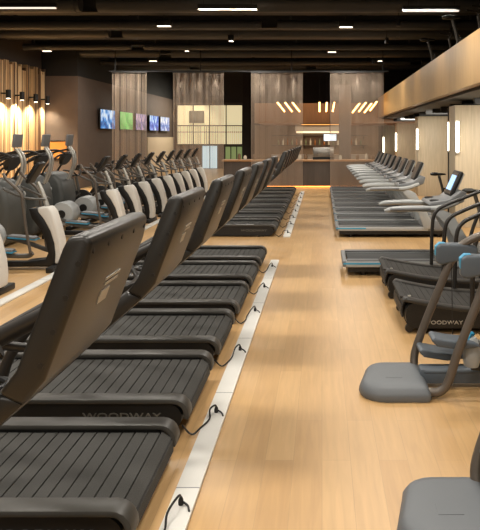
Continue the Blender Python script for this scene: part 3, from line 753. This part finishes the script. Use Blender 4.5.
C = [(112, 147, 'leftmost and narrowest hanging chain curtain, in front of the televisions'),
     (173, 224, 'hanging chain curtain in front of the lit far window'),
     (251, 303, 'hanging chain curtain left of the bar opening'),
     (330, 384, 'rightmost hanging chain curtain, beside the mezzanine end')]
for a, c, lab in C: curtain((a-322)*21.4/650, (c-322)*21.4/650, 21.4, 3.84, lab)

# ============================================================ BAR
t = thing('bar_counter', 'long dark brown bar counter with amber glow at its foot', 'bar counter', (0, 21.75, 0))
b = MB(); b.b2(-3.3, 2.3, .0, .6, .06, .88); b.build('front_panel', BARW, t)
b = MB(); b.b2(-3.35, 2.35, -.05, .65, .88, .94); b.build('countertop', mat('counter_top', (170, 130, 90), .35), t, bevel=.01)
b = MB(); b.b2(-3.2, 2.2, .08, .5, 0, .06); b.build('plinth', BLACK, t)
b = MB(); b.b2(-2.2, 2.2, .03, .06, .02, .055); b.build('light_strip', LEDO, t)
area((0, 21.72, .05), 4.2, .03, 5, (1, .6, .25), (math.radians(35), 0, 0))
# back bar shelving
t = thing('added_canopy_glow', 'amber glowing panel added for the lit canopy underside above the bar', 'ceiling light', (.15, 25.6, 2.2))
b = MB(); b.b2(-1.0, .7, -.45, .6, 0, .0399); b.build('housing', BARW, t)
b = MB(); b.b2(-.95, .65, -.4, .55, -.015, 0); b.build('diffuser', mat('canopy_glow', (255, 190, 110), .5, emit=1.3, emitcol=(255, 176, 92)), t)  # glow added to stand for the lit underside of the canopy
t = thing('steel_cabinet', 'long steel work cabinet against the wall behind the bar', 'cabinet', (-.1, 29.4, 0))
b = MB(); b.b2(-2.2, 2.2, .0, .59, .08, .86); b.build('body', STEEL, t)
b = MB(); b.b2(-2.2, 2.2, -.03, .59, .86, .9); b.build('worktop', STEEL, t)
b = MB(); b.b2(-2.15, 2.15, .05, .55, 0, .08); b.build('plinth', BLACK, t)
for z, lab in ((1.3, 'lower brown wall shelf behind the bar carrying glass bottles'), (1.75, 'upper empty brown wall shelf behind the bar')):
    t = thing('wall_shelf', lab, 'shelf', (-.1, 29.99, z))
    b = MB(); b.b2(-2.2, 2.2, -.3, 0, 0, .035); b.build('board', BARW, t)
    for x in (-2.0, -.7, .7, 2.0):
        b = MB(); b.prism([(0, 0), (.02, 0), (.02, -.15), (0, -.15)], -.02, 0); b.b2(0, .02, -.25, 0, -.03, 0)
        o = b.build('bracket', BLACK, t); o.location = (x, 0, 0)
t = thing('extractor_hood', 'brightly lit extractor hood under the amber canopy behind the bar', 'hood', (-.15, 29.2, 1.9))
b = MB(); b.b2(-1.05, 1.05, .0, .75, .06, .338); b.build('casing', STEEL, t)
b = MB(); b.b2(-1.0, 1.0, -.02, .7, -.02, .06); b.build('hood_light', mat('hood_glow', (240, 225, 195), .5, emit=1.2, emitcol=(250, 230, 190)), t)
def bottle(h, r):
    b = MB(); b.lathe([(r, 0), (r, h*.6), (r*.35, h*.75), (r*.35, h)], (0, 0, 0), 'z', 10); return b.build('bottle', GLASSB)
b0 = bottle(.3, .04)
cols = [mat('bottle_amber', (150, 90, 30), .15), mat('bottle_clear', (210, 205, 190), .15), GLASSB]
places = [(-2.0+.21*i, 29.82, 1.336) for i in range(19)]
for i, (x, y, z) in enumerate(places):
    o = b0 if i == 0 else b0.copy()
    if i: COL.objects.link(o)
    if i and i % 3 != 0:
        o.data = o.data.copy(); o.data.materials[0] = cols[i % 2]
    o.location = (x, y, z); tag(o, 'small glass bottle on the lit shelf behind the bar', 'bottle', 'bottles behind the bar')
t = thing('coffee_machine', 'steel espresso machine on the bar counter right of centre', 'coffee machine', (.05, 22.1, .94))
b = MB(); b.b2(-.35, .35, -.2, .2, .08, .42); b.build('body', STEEL, t, bevel=.03)
b = MB(); b.b2(-.36, .36, -.22, .2, 0, .08); b.build('drip_tray', BLACK, t)
b = MB()
for x in (-.18, .18): b.lathe([(.035, .16), (.035, .22)], (x, -.24, 0), 'z', 10); b.tube([(x, -.24, .18), (x, -.4, .17)], .012, 8)
b.build('group_heads', STEEL, t)
t = thing('menu_screen', 'small bright white screen above the bar, beside the grey pillar', 'screen', (.3, 24.2, 1.68))
b = MB(); b.b2(-.25, .25, 0, .05, -.14, .14); b.build('casing', BLACK, t); b = MB(); b.b2(-.23, .23, -.006, 0, -.12, .12); b.build('panel', mat('screen_white', (220, 235, 245), .4, emit=1.3, emitcol=(225, 240, 250)), t)
b = MB(); b.b2(-.01, .01, .02, .04, .14, 5.2-1.68); b.build('drop_rod', BLACK, t)
for i, (x, h) in enumerate(((-2.8, .2), (-2.6, .14), (-2.3, .18), (-.75, .16), (-.55, .2), (.62, .15), (1.2, .16), (1.5, .2), (1.7, .15))):
    b = MB(); b.lathe([(.05, 0), (.06, h*.5), (.05, h*.85), (.03, h*.9), (.035, h)], (0, 0, 0), 'z', 14)
    o = b.build('storage_jar', cols[1] if i % 2 else mat('ceramic', (120, 96, 72), .4)); o.location = (x, 22.0, .94)
    tag(o, 'small storage jar standing on the bar counter', 'jar', 'jars on the bar counter')
# pendant tube lights
def pendant(px, py, tilt, label):
    y = 23.2; x = (px-322)*y/650; z = EYE-(py-137)*y/650
    t = thing('pendant_light', label, 'pendant light', (x, y, z), 'slanted tube pendants over the bar')
    L = .17; dx = tilt*.11
    b = MB(); b.tube([(-dx, 0, L), (dx, 0, -L)], .028, 10); b.build('glowing_tube', GOLD, t)
    b = MB(); b.lathe([(.034, 0), (.034, .05)], (-dx, 0, L), 'z', 10); b.tube([(-dx, 0, L+.04), (-dx, 0, 5.2-z)], .005, 6); b.build('cord', BLACK, t)
pn = [(281, 107, 1.2, 'leftmost of the left group of three'), (288.5, 107, 1.2, 'middle of the left group of three'), (296, 107, 1.2, 'rightmost of the left group of three'),
      (319.5, 107, 0, 'leftmost of the middle group of three'), (326.5, 107, -.1, 'middle of the middle group of three'), (333.5, 107, -.3, 'rightmost of the middle group of three'),
      (356, 108, -1.2, 'first of the right group of four'), (362.5, 107, -1.2, 'second of the right group of four'), (368, 108, -1.2, 'third of the right group of four'), (373.5, 106, -1.2, 'fourth of the right group of four, by the mezzanine')]
for a in pn: pendant(a[0], a[1], a[2], 'warm glowing tube pendant, '+a[3])
# wall sconces on slat wall
for i, (px, lab) in enumerate(((3, 'at the left edge of the photo'), (17, 'second from the left edge'), (31, 'third from the left edge'), (43, 'nearest the brown corner'))):
    y = 9.0*650/(322-px); z = EYE-(94-137+i*2)*y/650
    t = thing('wall_spotlight', 'black cylinder spotlight on the slatted wall, '+lab, 'spotlight', (-8.85, y, z), 'spotlights along the slatted wall')
    b = MB(); b.lathe([(.07, -.12), (.07, .12)], (0, 0, 0), 'z', 16); b.build('cylinder', BLACK, t)
    b = MB(); b.b2(-.3, -.05, -.02, .02, .0, .04); b.build('arm', BLACK, t)
    b = MB(); b.lathe([(.05, -.13), (.05, -.12)], (0, 0, 0), 'z', 16); b.build('lens', GLOWW, t)
    spot((-8.85, y, z-.15), (-9.03, y, z-1.5), 420 if i < 3 else 160, (1, .86, .62), 130, 1, .05)
# vertical strip lights on the columns
for i, (x, y, z0, z1, lab) in enumerate(((2.53, 12.14, 1.42, 1.98, 'nearest pale column'), (2.62, 13.4, 1.42, 2.0, 'wall gap behind the nearest column'), (2.74, 18.69, 1.35, 1.92, 'second pale column'), (2.92, 25.64, 1.15, 1.85, 'third pale column'), (2.97, 31.4, .95, 1.7, 'farthest pale column'))):
    t = thing('strip_light', 'bright vertical strip light on the '+lab, 'wall light', (x, y, z0), 'vertical strip lights')
    h = z1-z0
    b = MB(); b.b2(-.035, .035, 0, .06, -.03, h+.03); b.build('housing', SILVER, t)
    b = MB(); b.b2(-.028, .028, -.03, 0, 0, h); b.build('diffuser', GLOWW, t)
    if i == 1:
        b = MB(); b.b2(-.02, .02, .02, .05, h, 2.3-z0); b.b2(-.02, .02, .02, .05, -z0, 0); b.build('post', DTUBE, t)
area((-6.3, 32.4, 3.5), .8, 4, 110, (1, .9, .75), (0, math.radians(40), 0))  # added fill lamp that brightens the pale wall, no fixture built
# mezzanine washes
for i, y in enumerate((6.5, 9.2, 11.8, 14.65, 17.3, 22.1)):
    spot((1.75, y, 4.1), (2.16, y, 2.8), 95 if y < 20 else 150, (1, .78, .46) if y < 20 else (1, .58, .2), 66, 1, .05)
    t = thing('track_spotlight', 'black track spotlight aimed at the mezzanine fascia, %s from the camera' % ORD[i], 'spotlight', (1.72, y, 4.2), 'track spotlights')
    b = MB(); b.lathe([(.05, 0), (.055, .14)], (0, 0, 0), 'z', 12); b.build('lamp_head', BLACK, t)
    b = MB(); b.tube([(0, 0, .12), (0, 0, 1.0)], .008, 6); b.build('drop_rod', BLACK, t)
# lounge chairs between the columns
def chair():
    t = thing('lounge_chair', '', 'chair')
    b = MB(); b.b2(-.35, .35, -.33, .33, .22, .45); b.build('seat', LEATHER, t, bevel=.05, segs=3)
    b = MB(); b.b2(-.36, .36, .2, .36, .3, .88); b.build('backrest', LEATHER, t, bevel=.06, segs=3)
    for s in (-1, 1):
        b = MB(); b.b2(s*.36-.06, s*.36+.06, -.33, .33, .22, .62); b.build('armrest', LEATHER, t, bevel=.04, segs=3)
        for q in (-1, 1):
            b = MB(); b.lathe([(.018, 0), (.025, .24)], (s*.3, q*.27, 0), 'z', 8); b.build('leg', BLACK, t)
    return t
ch = chair()
for i, (x, y) in enumerate(((2.9, 22.6), (3.9, 22.8), (3.8, 27.2), (2.95, 28.9))):
    lab = 'brown upholstered lounge chair between the pale columns, %s' % ['nearest the aisle', 'further under the mezzanine', 'behind the third column', 'beside the bar wall'][i]
    if i == 0: ch.location = (x, y, 0); ch['label'] = lab; ch['group'] = 'lounge chairs'
    else: copy_tree(ch, (x, y, 0), lab, 'lounge chairs')
